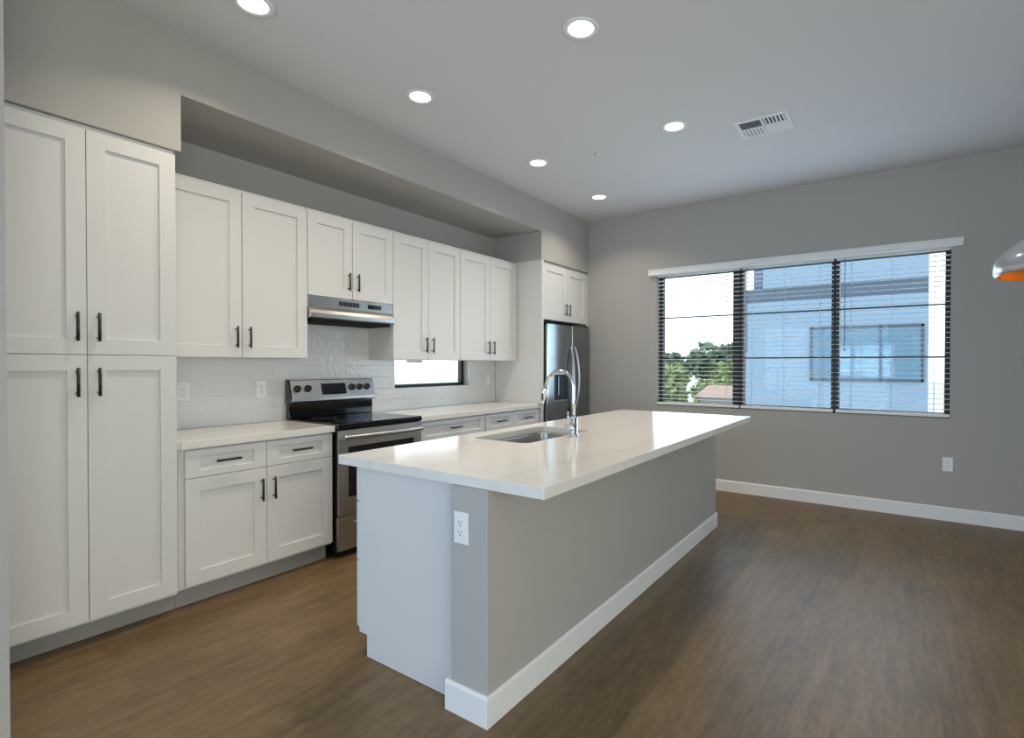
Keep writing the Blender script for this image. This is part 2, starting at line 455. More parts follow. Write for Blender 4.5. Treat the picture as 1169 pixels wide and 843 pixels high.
# ------------------------------------------------------------------ cabinets
def shaker(name, parent, xf, y0, y1, z0, z1, ry=0.072, rz=0.074, t=0.021, m=None):
    """door or drawer front facing +x: front face at xf, with a recessed centre panel"""
    y0 += 0.0015; y1 -= 0.0015; z0 += 0.0015; z1 -= 0.0015
    a = [(y0, z0), (y1, z0), (y1, z1), (y0, z1)]
    i = [(y0 + ry, z0 + rz), (y1 - ry, z0 + rz), (y1 - ry, z1 - rz), (y0 + ry, z1 - rz)]
    d = 0.011
    v = [(xf - t, *p) for p in a] + [(xf, *p) for p in a] + [(xf, *p) for p in i] + [(xf - d, *p) for p in i]
    fc = [(0, 1, 2, 3), (12, 13, 14, 15)]
    for k in range(4):
        k2 = (k + 1) % 4
        fc += [(k, k2, 4 + k2, 4 + k), (4 + k, 4 + k2, 8 + k2, 8 + k), (8 + k, 8 + k2, 12 + k2, 12 + k)]
    return MB().add(v, fc).build(name, m or M['cab'], parent, 0.0012, 2)

def pull(parent, xf, y, z, length=0.134, vertical=True):
    mb = MB(); h = length / 2; r = 0.0066
    ax = 'z' if vertical else 'y'
    def P(t, x): return (x, y, z + t) if vertical else (x, y + t, z)
    mb.tube([P(-h, xf + 0.030), P(h, xf + 0.030)], r, 12)
    for s in (-1, 1):
        mb.cyl(P(s * (h - 0.017), xf - 0.0005), 'x', 0.0042, 0.03, 10)
    return mb.build('handle', M['black'], parent)

# tall pantry
pan = empty('pantry_cabinet', (0.33, 0.756, 0), 'tall white pantry cabinet at far left with four panelled doors', 'cabinet')
XPF = 0.666
MB().box(0.003, XPF - 0.0225, YP0 + 0.003, YP1, 0.105, 2.431).build('cabinet_box', M['cab'], pan)
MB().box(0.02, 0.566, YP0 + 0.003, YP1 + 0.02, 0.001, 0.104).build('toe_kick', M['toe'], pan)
MB().box(0.01, 0.622, YP0 + 0.003, YP1 + 0.006, 2.4325, 2.459).build('top_filler', M['cab'], pan, 0.002)
for y0, y1, hy in ((YP0 + 0.004, 0.758, 0.718), (0.758, YP1, 0.7965)):
    d = shaker('door', pan, XPF, y0, y1, 1.375, 2.429); pull(d, XPF, hy, 1.5045)
    d = shaker('door', pan, XPF, y0, y1, 0.119, 1.3745); pull(d, XPF, hy, 1.246)

# base cabinet left of the range
XB = 0.6296
bc = empty('base_cabinet', (0.31, 1.60, 0), 'white base cabinet between tall pantry and range, two drawers over two doors', 'cabinet', 'white base cabinets along the wall')
MB().box(0.003, XB - 0.0225, 1.1455, 2.0605, 0.105, 0.8715).build('cabinet_box', M['cab'], bc)
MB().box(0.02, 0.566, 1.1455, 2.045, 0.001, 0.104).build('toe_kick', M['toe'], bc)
for y0, y1, hy in ((1.1729, 1.6127, 1.577), (1.6127, 2.0582, 1.6515)):
    d = shaker('drawer_front', bc, XB, y0, y1, 0.707, 0.862, 0.072, 0.036); pull(d, XB, (1.387 if y0 < 1.5 else 1.830), 0.7885, 0.13, False)
    d = shaker('door', bc, XB, y0, y1, 0.119, 0.7065); pull(d, XB, hy, 0.575)

# base cabinets right of the range
def base_right(y0, y1, label, draws, doors):
    c = empty('base_cabinet', (0.31, (y0 + y1) / 2, 0), label, 'cabinet', 'white base cabinets along the wall')
    MB().box(0.003, XB - 0.0225, y0, y1, 0.105, 0.8715).build('cabinet_box', M['cab'], c)
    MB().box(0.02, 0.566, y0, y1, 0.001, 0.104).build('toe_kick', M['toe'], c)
    for a, b_ in draws:
        d = shaker('drawer_front', c, XB, a, b_, 0.707, 0.862, 0.062, 0.036); pull(d, XB, (a + b_) / 2, 0.7885, 0.13, False)
    for a, b_, hy in doors:
        d = shaker('door', c, XB, a, b_, 0.119, 0.7065); pull(d, XB, hy, 0.575)
base_right(2.8265, 3.6415, 'white base cabinet right of the range with one wide drawer', [(2.838, 3.636)], [(2.838, 3.237, 3.20), (3.237, 3.636, 3.275)])
base_right(3.6435, 4.5335, 'white base cabinet beside refrigerator panel with two narrow drawers', [(3.652, 4.082), (4.082, 4.512)], [(3.652, 4.082, 4.045), (4.082, 4.512, 4.12)])

# wall cabinets
XU, ZUB, ZUT = 0.3325, 1.3727, 2.431
def wall_cab(y0, y1, z0, seam, label, hyz, end=None):
    c = empty('wall_cabinet', (0.16, (y0 + y1) / 2, z0), label, 'cabinet', 'white wall cabinets in a row')
    MB().box(0.011, XU - 0.0225, y0 + 0.0008, y1 - 0.0008, z0, ZUT).build('cabinet_box', M['cab'], c)
    MB().box(0.011, XU - 0.034, y0 + 0.0008, y1 - 0.0008, ZUT + 0.001, ZUT + 0.022).build('top_filler', M['cab'], c, 0.002)
    e_ = end or y1
    for a, b_, hy in ((y0, seam, seam - 0.040), (seam, e_, seam + 0.040)):
        d = shaker('door', c, XU, a + 0.001, b_ - 0.001, z0 + 0.002, ZUT - 0.002); pull(d, XU, hy, hyz)
    return c
wall_cab(1.1265, 2.063, ZUB, 1.6165, 'largest white wall cabinet, next to the tall pantry', 1.5035)
wall_cab(2.0635, 2.8205, 1.8261, 2.432, 'short white wall cabinet above the range hood', 1.9585)
wall_cab(2.821, 3.6240, ZUB, 3.2145, 'white wall cabinet right of the hood, above the slim window', 1.5035)
wall_cab(3.6245, 4.5350, ZUB, 4.065, 'white wall cabinet against the refrigerator side panel', 1.5035, 4.512)

# fridge surround
fc_ = empty('wall_cabinet', (0.31, 5.05, 1.82), 'deep white wall cabinet above the refrigerator, with full height side panel', 'cabinet', 'white wall cabinets in a row')
MB().box(0.010, 0.652, 4.5370, 4.572, 0.001, 2.4595).build('side_panel', M['cab'], fc_, 0.0015)
MB().box(0.003, 0.6225, 4.5735, 5.549, 1.822, 2.4335).build('cabinet_box', M['cab'], fc_)
MB().box(0.01, 0.612, 4.5735, 5.549, 2.4345, 2.459).build('top_filler', M['cab'], fc_, 0.002)
MB().box(0.6226, 0.645, 5.515, 5.549, 1.80, 2.4335).build('filler_strip', M['cab'], fc_)
for a, b_, hy in ((4.578, 5.046, 5.007), (5.046, 5.513, 5.086)):
    d = shaker('door', fc_, 0.645, a, b_, 1.824, 2.431); pull(d, 0.645, hy, 1.955)

# ------------------------------------------------------------------ countertops
def slab(name, poly, z0, z1, label, m=None):
    o = MB().prism(poly, 'z', z0, z1).build(name, m or M['quartz'], None, 0.002, 2)
    return tag(o, label, 'countertop', 'white quartz countertops')
slab('countertop', [(0.0095, 1.1255), (0.628, 1.1255), (0.628, 1.149), (0.648, 1.149), (0.648, 2.0655), (0.0095, 2.0655)], 0.8725, 0.914, 'short white quartz countertop between tall pantry and range')
slab('countertop', [(0.0095, 2.8215), (0.648, 2.8215), (0.648, 4.5365), (0.0095, 4.5365)], 0.8725, 0.914, 'white quartz countertop between the range and the refrigerator panel')

# ------------------------------------------------------------------ range
RY0, RY1 = 2.0695, 2.8175
rg_ = empty('range', (0.34, 2.443, 0), 'stainless steel freestanding electric range with black glass cooktop', 'stove')
MB().box(0.03, 0.645, RY0 + 0.004, RY1 - 0.004, 0.05, 0.884).build('body', M['gloss_black'], rg_)
MB().box(0.06, 0.60, RY0 + 0.03, RY1 - 0.03, 0.001, 0.049).build('plinth', M['black'], rg_)
MB().box(0.03, 0.682, RY0, RY1, 0.885, 0.924).build('cooktop', M['gloss_black'], rg_, 0.008, 3)
bm_mat = mat('burner_mark', (0.09, 0.09, 0.09), 0.3)
for (x, y, r) in ((0.22, 2.26, 0.085), (0.22, 2.63, 0.075), (0.50, 2.26, 0.075), (0.50, 2.63, 0.105)):
    MB().lathe((x, y, 0.9242), [(r - 0.002, 0), (r - 0.002, 0.0004), (r + 0.002, 0.0004), (r + 0.002, 0)], 40).build('burner_ring', bm_mat, rg_)
MB().box(0.030, 0.070, RY0 + 0.004, RY1 - 0.004, 0.925, 1.08).build('backguard', M['gloss_black'], rg_, 0.004)
MB().prism([(0.026, 1.04), (0.098, 1.04), (0.108, 1.052), (0.106, 1.072), (0.070, 1.207), (0.060, 1.214), (0.026, 1.214)], 'y', RY0 + 0.010, RY1 - 0.001).build('control_panel', M['steel'], rg_, 0.003)
MB().prism([(0.024, 1.03), (0.094, 1.03), (0.104, 1.050), (0.102, 1.072), (0.066, 1.208), (0.058, 1.217), (0.024, 1.217)], 'y', RY0, RY0 + 0.0095).build('end_cap', M['gloss_black'], rg_, 0.003)
sl = (0.126 - 0.090) / (1.207 - 1.072)
def on_panel(z, off=0.0): return 0.106 - (z - 1.072) * sl + off
nrm = Vector((1, 0, sl)).normalized()
MB().prism([(on_panel(1.094, 0.0002), 1.094), (on_panel(1.094, 0.0025), 1.0947), (on_panel(1.180, 0.0025), 1.1807), (on_panel(1.180, 0.0002), 1.180)], 'y', 2.326, 2.540).build('clock_display', M['display'], rg_)
for y in (2.128, 2.212, 2.598, 2.670, 2.742):
    p0 = Vector((on_panel(1.146), y, 1.146))
    kb = MB().tube([p0, p0 + nrm * 0.006, p0 + nrm * 0.007, p0 + nrm * 0.026], [0.027, 0.027, 0.023, 0.020], 24)
    a = p0 + nrm * 0.026
    kb.box(a.x - 0.001, a.x + 0.006, y - 0.004, y + 0.004, a.z - 0.018, a.z + 0.018)
    kb.build('knob', M['black'], rg_)
MB().box(0.6455, 0.660, RY0 + 0.003, RY1 - 0.003, 0.300, 0.878).build('door_liner', M['black'], rg_)
od = MB().box(0.6605, 0.675, RY0 + 0.003, RY1 - 0.003, 0.292, 0.878).build('oven_door', M['steel'], rg_, 0.003)
MB().box(0.6752, 0.6775, 2.150, 2.735, 0.415, 0.762).build('oven_window', M['oven_glass'], od, 0.001)
hb = MB(); ys = [RY0 + 0.022 + i * (RY1 - RY0 - 0.044) / 14 for i in range(15)]
hb.tube([(0.712 + 0.020 * math.sin(math.pi * i / 14), y, 0.832) for i, y in enumerate(ys)], [0.017] * 15, 14)
for y in (ys[0] + 0.012, ys[-1] - 0.012): hb.box(0.6753, 0.715, y - 0.012, y + 0.012, 0.820, 0.845)
hb.build('oven_handle', M['steel'], od, 0.002)
dw = MB().box(0.646, 0.673, RY0 + 0.003, RY1 - 0.003, 0.052, 0.287).build('drawer', M['steel'], rg_, 0.003)
MB().box(0.6732, 0.690, 2.19, 2.70, 0.222, 0.240).build('drawer_handle', M['steel'], dw, 0.003)

# ------------------------------------------------------------------ hood
hd = empty('range_hood', (0.18, 2.442, 1.66), 'slim stainless steel under-cabinet range hood above the range', 'range hood')
HY0, HY1 = 2.0645, 2.8195
MB().prism([(0.012, 1.668), (0.012, 1.8245), (0.328, 1.8245), (0.330, 1.752), (0.352, 1.725), (0.362, 1.700), (0.360, 1.672), (0.345, 1.664)], 'y', HY0, HY1).build('hood_shell', M['steel'], hd, 0.002)
MB().prism([(0.05, 1.640), (0.05, 1.663), (0.335, 1.663), (0.325, 1.640)], 'y', HY0 + 0.03, HY1 - 0.03).build('filter', M['gap'], hd)
MB().box(0.3305, 0.3325, 2.575, 2.70, 1.770, 1.803).build('switch_panel', M['gloss_black'], hd)
vt = MB()
for k in range(9): vt.box(0.3300, 0.3318, 2.32 + k * 0.020, 2.332 + k * 0.020, 1.770, 1.805)
vt.build('vent_slot', M['gap'], hd)

# ------------------------------------------------------------------ refrigerator
fr_ = empty('refrigerator', (0.38, 5.04, 0), 'dark stainless french door refrigerator in the corner by the window wall', 'refrigerator')
QY0, QY1 = 4.590, 5.500
MB().box(0.02, 0.665, QY0, QY1, 0.03, 1.755).build('body', M['fridge_side'], fr_, 0.004)
MB().box(0.05, 0.64, QY0 + 0.03, QY1 - 0.03, 0.001, 0.029).build('plinth', M['black'], fr_)
for a in (QY0 + 0.03, QY1 - 0.12): MB().box(0.60, 0.70, a, a + 0.09, 1.7735, 1.788).build('hinge_cover', M['black'], fr_, 0.004)
YM = (QY0 + QY1) / 2
def bow(y): return 0.727 - 0.034 * ((y - YM) / (QY1 - YM)) ** 2
def fridge_door(name, y0, y1, z0, z1, cut=None):
    mb = MB(); n = 12
    fr2 = [(bow(y0 + (y1 - y0) * i / n), y0 + (y1 - y0) * i / n) for i in range(n + 1)]
    fr2[0] = (fr2[0][0] - 0.008, y0); fr2[-1] = (fr2[-1][0] - 0.008, y1)
    fr2.insert(1, (bow(y0 + 0.008), y0 + 0.008)); fr2.insert(-1, (bow(y1 - 0.008), y1 - 0.008))
    if not cut:
        mb.prism([(0.667, y0)] + fr2 + [(0.667, y1)], 'z', z0, z1)
        return mb.build(name, M['fridge'], fr_, 0.0)
    cy0, cy1, cz0, cz1 = cut
    seg = lambda a, b_: [(bow(a), a)] + [p for p in fr2 if a < p[1] < b_] + [(bow(b_), b_)]
    mb.prism([(0.667, y0)] + fr2 + [(0.667, y1)], 'z', z0, cz0)
    mb.prism([(0.667, y0)] + fr2 + [(0.667, y1)], 'z', cz1, z1)
    mb.prism([(0.667, y0), fr2[0]] + seg(y0 + 0.008, cy0) + [(0.667, cy0)], 'z', cz0, cz1)
    mb.prism([(0.667, cy1)] + seg(cy1, y1 - 0.008) + [fr2[-1], (0.667, y1)], 'z', cz0, cz1)
    return mb.build(name, M['fridge'], fr_, 0.0)
dl = fridge_door('door', QY0, YM - 0.002, 0.66, 1.772, (4.70, 4.95, 0.925, 1.272))
dr_ = fridge_door('door', YM + 0.002, QY1, 0.66, 1.772)
fz = fridge_door('freezer_drawer', QY0, QY1, 0.07, 0.652)
dp = MB().box(0.668, 0.676, 4.701, 4.949, 0.926, 1.271).build('dispenser', mat('dispenser_recess', (0.05, 0.055, 0.06), 0.3, 0.3), dl)
MB().box(0.6765, 0.722, 4.703, 4.947, 1.222, 1.269).build('dispenser_panel', mat('dispenser_light_grey', (0.62, 0.64, 0.64), 0.3), dp, 0.003)
MB().box(0.6765, 0.722, 4.703, 4.947, 0.928, 0.940).build('drip_tray', M['steel'], dp)
MB().box(0.6765, 0.690, 4.815, 4.835, 0.99, 1.20).build('dispenser_lever', M['fridge'], dp, 0.003)
for s, dd in ((-1, dl), (1, dr_)):
    y = YM + s * 0.040
    pts = []
    for i in range(17):
        t = i / 16
        pts.append((0.728 + 0.055 * math.sin(math.pi * t) ** 0.6, y + s * 0.018 * math.sin(math.pi * t), 0.80 + 0.735 * t))
    MB().tube(pts, 0.014, 12).build('handle', M['steel'], dd)
pts = [(0.722 + 0.055 * math.sin(math.pi * i / 16) ** 0.6, QY0 + 0.10 + (QY1 - QY0 - 0.2) * i / 16, 0.58) for i in range(17)]
MB().tube(pts, 0.014, 12).build('handle', M['steel'], fz)

# ------------------------------------------------------------------ island
isl = empty('kitchen_island', (2.16, 2.83, 0), 'long kitchen island base with white end panel and greige knee wall', 'kitchen island')
IY0, IY1 = 1.437, 4.262
MB().box(1.768, 1.784, IY0 + 0.018, IY1, 0.1005, 0.8705).build('face_frame', M['cab'], isl)
MB().box(2.378, 2.3925, IY0 + 0.018, IY1, 0.1005, 0.8705).build('back_board', M['cab'], isl)
MB().box(1.7845, 2.3775, IY1 - 0.016, IY1, 0.1005, 0.8705).build('end_board', M['cab'], isl)
MB().box(1.7845, 2.3775, IY0 + 0.018, IY1 - 0.017, 0.1005, 0.118).build('bottom_board', M['cab'], isl)
MB().prism([(1.765, 0.8705), (1.765, 0.1), (1.822, 0.1), (1.822, 0.001), (2.3925, 0.001), (2.3925, 0.8705)], 'y', IY0, IY0 + 0.0175).build('end_panel', M['cab'], isl, 0.001)
MB().box(1.817, 1.832, IY0 + 0.002, IY1, 0.001, 0.0995).build('toe_kick', M['cab'], isl)
MB().box(2.3945, 2.5734, 1.3897, 4.277, 0.001, 0.8705).build('knee_wall', M['wall'], isl, 0.003, )
bb = MB()
prof = [(0, 0.001), (0.012, 0.001), (0.012, 0.104), (0.006, 0.117), (0, 0.117)]
# mitred baseboard run: near end return, long side, far end return
path = [((2.3300, 1.4365), (0, -1)), ((2.3300, 1.3890), (-1, -1)), ((2.5740, 1.3890), (1, -1)), ((2.5740, 4.2775), (1, 1)), ((2.3950, 4.2775), (0, 1))]
path = path[1:]
path[0] = ((2.3720, 1.3890), (0, -1))
rows = [[(px + nx * d_, py + ny * d_, z) for d_, z in prof] for (px, py), (nx, ny) in path]
v = [q for r_ in rows for q in r_]; n = len(prof); fcs = []
for i in range(len(rows) - 1):
    for k_ in range(n):
        fcs.append((i * n + k_, i * n + (k_ + 1) % n, (i + 1) * n + (k_ + 1) % n, (i + 1) * n + k_))
fcs += [tuple(range(n)), tuple(range((len(rows) - 1) * n, len(rows) * n))]
bb.add(v, fcs)
bb.box(2.3720, 2.3943, 1.3890, 1.4365, 0.001, 0.117)
bb.build('baseboard', M['trim'], isl)
# fronts on the working side (facing the range)
def shaker_back(name, y0, y1, z0, z1, ry=0.072, rz=0.074):
    o = shaker(name, isl, 1.742, y0, y1, z0, z1, ry, rz)
    for q in o.data.vertices:
        wx = q.co.x + isl.location.x
        q.co.x = (1.742 + (1.742 - wx)) - isl.location.x
    o.data.flip_normals()
    return o
def pull_back(parent, y, z, vertical=True):
    o = pull(parent, 1.742, y, z, 0.134, vertical)
    for q in o.data.vertices:
        wx = q.co.x + isl.location.x
        q.co.x = (1.742 + (1.742 - wx)) - isl.location.x
    o.data.flip_normals()
y = IY0 + 0.003
for z0, z1 in ((0.119, 0.425), (0.428, 0.700), (0.703, 0.862)):
    d = shaker_back('drawer_front', y, y + 0.60, z0, z1, 0.06, 0.036); pull_back(d, y + 0.30, (z0 + z1) / 2, False)
for k_ in range(4):
    a = y + 0.603 + k_ * 0.5545
    d = shaker_back('door', a, a + 0.5515, 0.119, 0.862); pull_back(d, a + (0.51 if k_ % 2 == 0 else 0.04), 0.76)

# island countertop with the sink cut-out
TX0, TX1, TY0, TY1, TZ0, TZ1 = 1.675, 2.824, 1.392, 4.367, 0.8719, 0.9135
SX0, SX1, SKY0, SKY1 = 1.795, 2.188, 2.160, 2.870
def rrect(x0, x1, y0, y1, r, n=8):
    pts = []
    for cx_, cy_, a0 in ((x1 - r, y1 - r, 0), (x0 + r, y1 - r, 90), (x0 + r, y0 + r, 180), (x1 - r, y0 + r, 270)):
        for i in range(n + 1):
            a = R(a0 + 90 * i / n)
            pts.append((cx_ + r * math.cos(a), cy_ + r * math.sin(a)))
    return pts
hole = rrect(SX0, SX1, SKY0, SKY1, 0.055)
def ray_to_rect(px, py):
    cx_, cy_ = (SX0 + SX1) / 2, (SKY0 + SKY1) / 2
    dx, dy = px - cx_, py - cy_
    ts = []
    if dx > 1e-9: ts.append((TX1 - cx_) / dx)
    if dx < -1e-9: ts.append((TX0 - cx_) / dx)
    if dy > 1e-9: ts.append((TY1 - cy_) / dy)
    if dy < -1e-9: ts.append((TY0 - cy_) / dy)
    t = min(ts)
    return (cx_ + dx * t, cy_ + dy * t)
bm = bmesh.new()
lo, li = [], []
def edge_loop(pts, z):
    vs = [bm.verts.new((p[0] - 2.25, p[1] - 2.88, z)) for p in pts]
    es = [bm.edges.new((vs[i], vs[(i + 1) % len(vs)])) for i in range(len(vs))]
    return vs, es
rim = [ray_to_rect(*p) for p in hole]
def V(p): return bm.verts.new((p[0] - 2.25, p[1] - 2.88, TZ1))
hv = [V(p) for p in hole]; rv = [V(p) for p in rim]
corners = [(TX1, TY1), (TX0, TY1), (TX0, TY0), (TX1, TY0)]
for i in range(len(hole)):
    k_ = (i + 1) % len(hole)
    a, b_ = rim[i], rim[k_]
    mid = []
    if abs(a[0] - b_[0]) > 1e-6 and abs(a[1] - b_[1]) > 1e-6:
        mid = [V(min(corners, key=lambda c: (c[0] - (a[0] + b_[0]) / 2) ** 2 + (c[1] - (a[1] + b_[1]) / 2) ** 2))]
    bm.faces.new([hv[i], rv[i]] + mid + [rv[k_], hv[k_]])
top = [f_ for f_ in bm.faces]
ret = bmesh.ops.extrude_face_region(bm, geom=top)
for q in ret['geom']:
    if isinstance(q, bmesh.types.BMVert): q.co.z = TZ0
bmesh.ops.recalc_face_normals(bm, faces=bm.faces)
me = bpy.data.meshes.new('island_countertop'); bm.to_mesh(me); bm.free()
me.materials.append(M['quartz'])
ict = bpy.data.objects.new('island_countertop', me); COL.objects.link(ict); ict.location = (2.25, 2.88, 0)
tag(ict, 'long white quartz countertop on the kitchen island, with sink cut-out', 'countertop', 'white quartz countertops')
bv = ict.modifiers.new('bevel', 'BEVEL'); bv.width = 0.002; bv.segments = 2; bv.limit_method = 'ANGLE'; bv.angle_limit = R(50)

# sink (undermount)
def loft(mb, rings, cap=True):
    n = len(rings[0]); v = [q for r_ in rings for q in r_]; fcs = []
    for i in range(len(rings) - 1):
        for k_ in range(n):
            k2 = (k_ + 1) % n
            fcs.append((i * n + k_, i * n + k2, (i + 1) * n + k2, (i + 1) * n + k_))
    if cap: fcs.append(tuple((len(rings) - 1) * n + k_ for k_ in range(n)))
    return mb.add(v, fcs, True)
snk = empty('sink', ((SX0 + SX1) / 2, (SKY0 + SKY1) / 2, 0.66), 'stainless steel undermount sink set in the island countertop', 'sink')
def ring(g_, z, r): return [(x, y_, z) for x, y_ in rrect(SX0 + g_, SX1 - g_, SKY0 + g_, SKY1 - g_, r)]
mb = MB()
loft(mb, [ring(-0.008, 0.8700, 0.06), ring(0.001, 0.8700, 0.055), ring(0.003, 0.862, 0.055), ring(0.008, 0.70, 0.055), ring(0.020, 0.675, 0.055), ring(0.05, 0.667, 0.05), ring(0.12, 0.665, 0.03)])
mb.build('basin', M['sink'], snk)
MB().lathe(((SX0 + SX1) / 2, (SKY0 + SKY1) / 2, 0.666), [(0.001, 0.002), (0.028, 0.002), (0.032, 0.006), (0.045, 0.006), (0.048, 0.0)], 32).build('drain', M['chrome'], snk)

# faucet
FX, FYY = 2.245, 2.547
fa = empty('faucet', (FX, FYY, TZ1), 'chrome pull-down gooseneck faucet beside the island sink', 'faucet')
MB().lathe((FX, FYY, TZ1 + 0.0005), [(0.0005, 0), (0.030, 0), (0.030, 0.006), (0.026, 0.010), (0.0235, 0.014), (0.0235, 0.105), (0.020, 0.112), (0.0005, 0.112)], 32).build('faucet_base', M['chrome'], fa)
pts = [(FX, FYY, TZ1 + 0.108), (FX, FYY, TZ1 + 0.20), (FX, FYY, TZ1 + 0.285)]
rad = 0.095
for i in range(1, 15):
    a = R(166 * i / 14)
    pts.append((FX - rad + rad * math.cos(a), FYY, TZ1 + 0.285 + rad * math.sin(a)))
t_ = (Vector(pts[-1]) - Vector(pts[-2])).normalized()
pts.append(tuple(Vector(pts[-1]) + t_ * 0.03))
MB().tube(pts, 0.0108, 16).build('spout', M['chrome'], fa)
p0 = Vector(pts[-1])
sh = MB().tube([p0, p0 + t_ * 0.012, p0 + t_ * 0.10, p0 + t_ * 0.118], [0.0145, 0.0165, 0.0185, 0.0165], 20).build('spray_head', M['chrome'], fa)
b0 = p0 + t_ * 0.06
MB().box(b0.x + 0.006, b0.x + 0.014, FYY - 0.020, FYY - 0.013, b0.z - 0.022, b0.z + 0.022).build('spray_button', M['black'], sh)
hm = MB().cyl((FX, FYY - 0.072, TZ1 + 0.062), 'y', 0.019, 0.050, 24)
hm.build('handle_body', M['chrome'], fa)
lv = MB().tube([(FX, FYY - 0.060, TZ1 + 0.080), (FX, FYY - 0.062, TZ1 + 0.150)], [0.0055, 0.0045], 12)
lv.build('lever', M['chrome'], fa)

# ------------------------------------------------------------------ outlets
def outlet(face, c, label):
    """face: '+x' plate faces +x at x=c.x ; '-y' plate faces -y at y=c.y"""
    c = Vector(c)
    root = empty('wall_outlet', c, label, 'outlet', 'white wall outlets')
    def bx(mb, u0, u1, d0, d1, z0, z1):
        if face == '+x': mb.box(c.x + d0, c.x + d1, c.y + u0, c.y + u1, c.z + z0, c.z + z1)
        else: mb.box(c.x + u0, c.x + u1, c.y - d1, c.y - d0, c.z + z0, c.z + z1)
        return mb
    bx(MB(), -0.036, 0.036, 0.0004, 0.006, -0.060, 0.060).build('cover_plate', M['plastic'], root, 0.002)
    ins = bx(MB(), -0.018, 0.018, 0.0062, 0.0085, -0.034, 0.034).build('receptacle', M['plastic'], root, 0.001)
    s_ = MB()
    for z in (-0.018, 0.018):
        bx(s_, -0.0085, -0.0060, 0.0086, 0.0092, z + 0.000, z + 0.009)
        bx(s_, 0.0060, 0.0085, 0.0086, 0.0092, z + 0.001, z + 0.008)
        bx(s_, -0.0025, 0.0025, 0.0086, 0.0092, z - 0.010, z - 0.005)
    s_.build('slot', M['slot'], ins)
    return root
outlet('+x', (0.009, 1.406, 1.152), 'white outlet on backsplash tile right beside the tall pantry')
outlet('+x', (0.009, 1.899, 1.151), 'white outlet on backsplash tile just left of the range')
outlet('+x', (0.009, 4.405, 1.168), 'small white outlet on backsplash tile near the refrigerator panel')
outlet('-y', (2.449, 1.3897, 0.713), 'white outlet on the end of the island knee wall')
outlet('-y', (4.167, YF, 0.484), 'white outlet low on the grey wall under the window')

# ------------------------------------------------------------------ blinds
val = MB().prism([(YF - 0.0005, 2.335), (YF - 0.055, 2.335), (YF - 0.060, 2.341), (YF - 0.060, 2.352), (YF - 0.056, 2.358), (YF - 0.056, 2.384), (YF - 0.062, 2.392), (YF - 0.062, 2.402), (YF - 0.056, 2.406), (YF - 0.0005, 2.406)], 'x', 1.456, 4.254).build('blind_valance', M['slat'])
tag(val, 'long white valance mounted across the top of the wide window', 'valance')
def blind(x0, x1, cords, wand, label):
    root = empty('window_blind', ((x0 + x1) / 2, YF + 0.014, 0.885), label, 'blind', 'white horizontal blinds')
    s_ = MB(); pitch = 0.0441; yc = YF + 0.014; z = 0.952
    while z < 2.335:
        a = [(-0.025, -0.0012), (0.0, 0.0008), (0.025, -0.0012), (0.025, 0.0012), (0.0, 0.0032), (-0.025, 0.0012)]
        s_.prism([(yc + p[0], z + p[1]) for p in a], 'x', x0, x1)
        z += pitch
    s_.build('slats', M['slat'], root)
    MB().box(x0, x1, yc - 0.026, yc + 0.026, 0.885, 0.912).build('bottom_rail', M['slat'], root, 0.003)
    MB().box(x0, x1, yc - 0.012, yc + 0.03, 2.322, 2.356).build('head_rail', M['slat'], root)
    for c in cords:
        cd = MB()
        for d_ in (-0.027, 0.027): cd.tube([(c, yc + d_, 0.90), (c, yc + d_, 2.33)], 0.0014, 6)
        cd.build('ladder_cord', M['cord'], root)
    if wand: MB().tube([(wand[0], yc - 0.036, wand[1]), (wand[0], yc - 0.036, 2.33)], 0.0035, 8).build('tilt_wand', M['wand'], root)
blind(1.541, 2.440, (1.70, 1.995, 2.31), (1.640, 1.50), 'left white blind of the wide window, with trees behind it')
blind(2.460, 3.300, (2.565, 2.868, 3.185), (2.524, 1.455), 'middle white blind of the wide window')
blind(3.322, 4.176, (3.445, 3.76, 4.068), (3.395, 1.46), 'right white blind of the wide window')

# ------------------------------------------------------------------ ceiling
def downlight(x, y, label, first=[None]):
    if first[0] is None:
        root = empty('downlight', (x, y, ZC), label, 'ceiling light', 'recessed ceiling lights')
        MB().lathe((x, y, ZC), [(0.066, -0.0005), (0.094, -0.0005), (0.094, -0.004), (0.088, -0.008), (0.070, -0.006), (0.066, -0.003)], 40, True).build('trim_ring', M['trim'], root)
        MB().lathe((x, y, ZC), [(0.0005, -0.0045), (0.060, -0.0040), (0.0665, -0.002), (0.0665, -0.0006), (0.0005, -0.0006)], 40).build('lens', M['lens'], root)
        first[0] = root
    else:
        root = copy_tree(first[0]); root.location = (x, y, ZC); root['label'] = label
    d = bpy.data.lights.new('downlight_beam', 'AREA')
    d.shape = 'DISK'; d.size = 0.13; d.energy = LAMP_POWER; d.color = LAMP_COL; d.spread = R(130)
    o = bpy.data.objects.new('downlight_beam', d); COL.objects.link(o); o.location = (x, y, ZC - 0.012)
downlight(1.205, 1.255, 'recessed ceiling light cut by the top edge, nearest the tall pantry')
downlight(1.213, 2.315, 'recessed ceiling light second from the tall pantry along the bulkhead')
downlight(1.213, 3.660, 'recessed ceiling light third from the tall pantry along the bulkhead')
downlight(1.213, 4.770, 'smallest looking recessed ceiling light, nearest the window wall corner')
downlight(2.432, 2.302, 'largest looking recessed ceiling light, above the sink end of the island')
downlight(2.438, 3.648, 'recessed ceiling light nearest the square air vent')

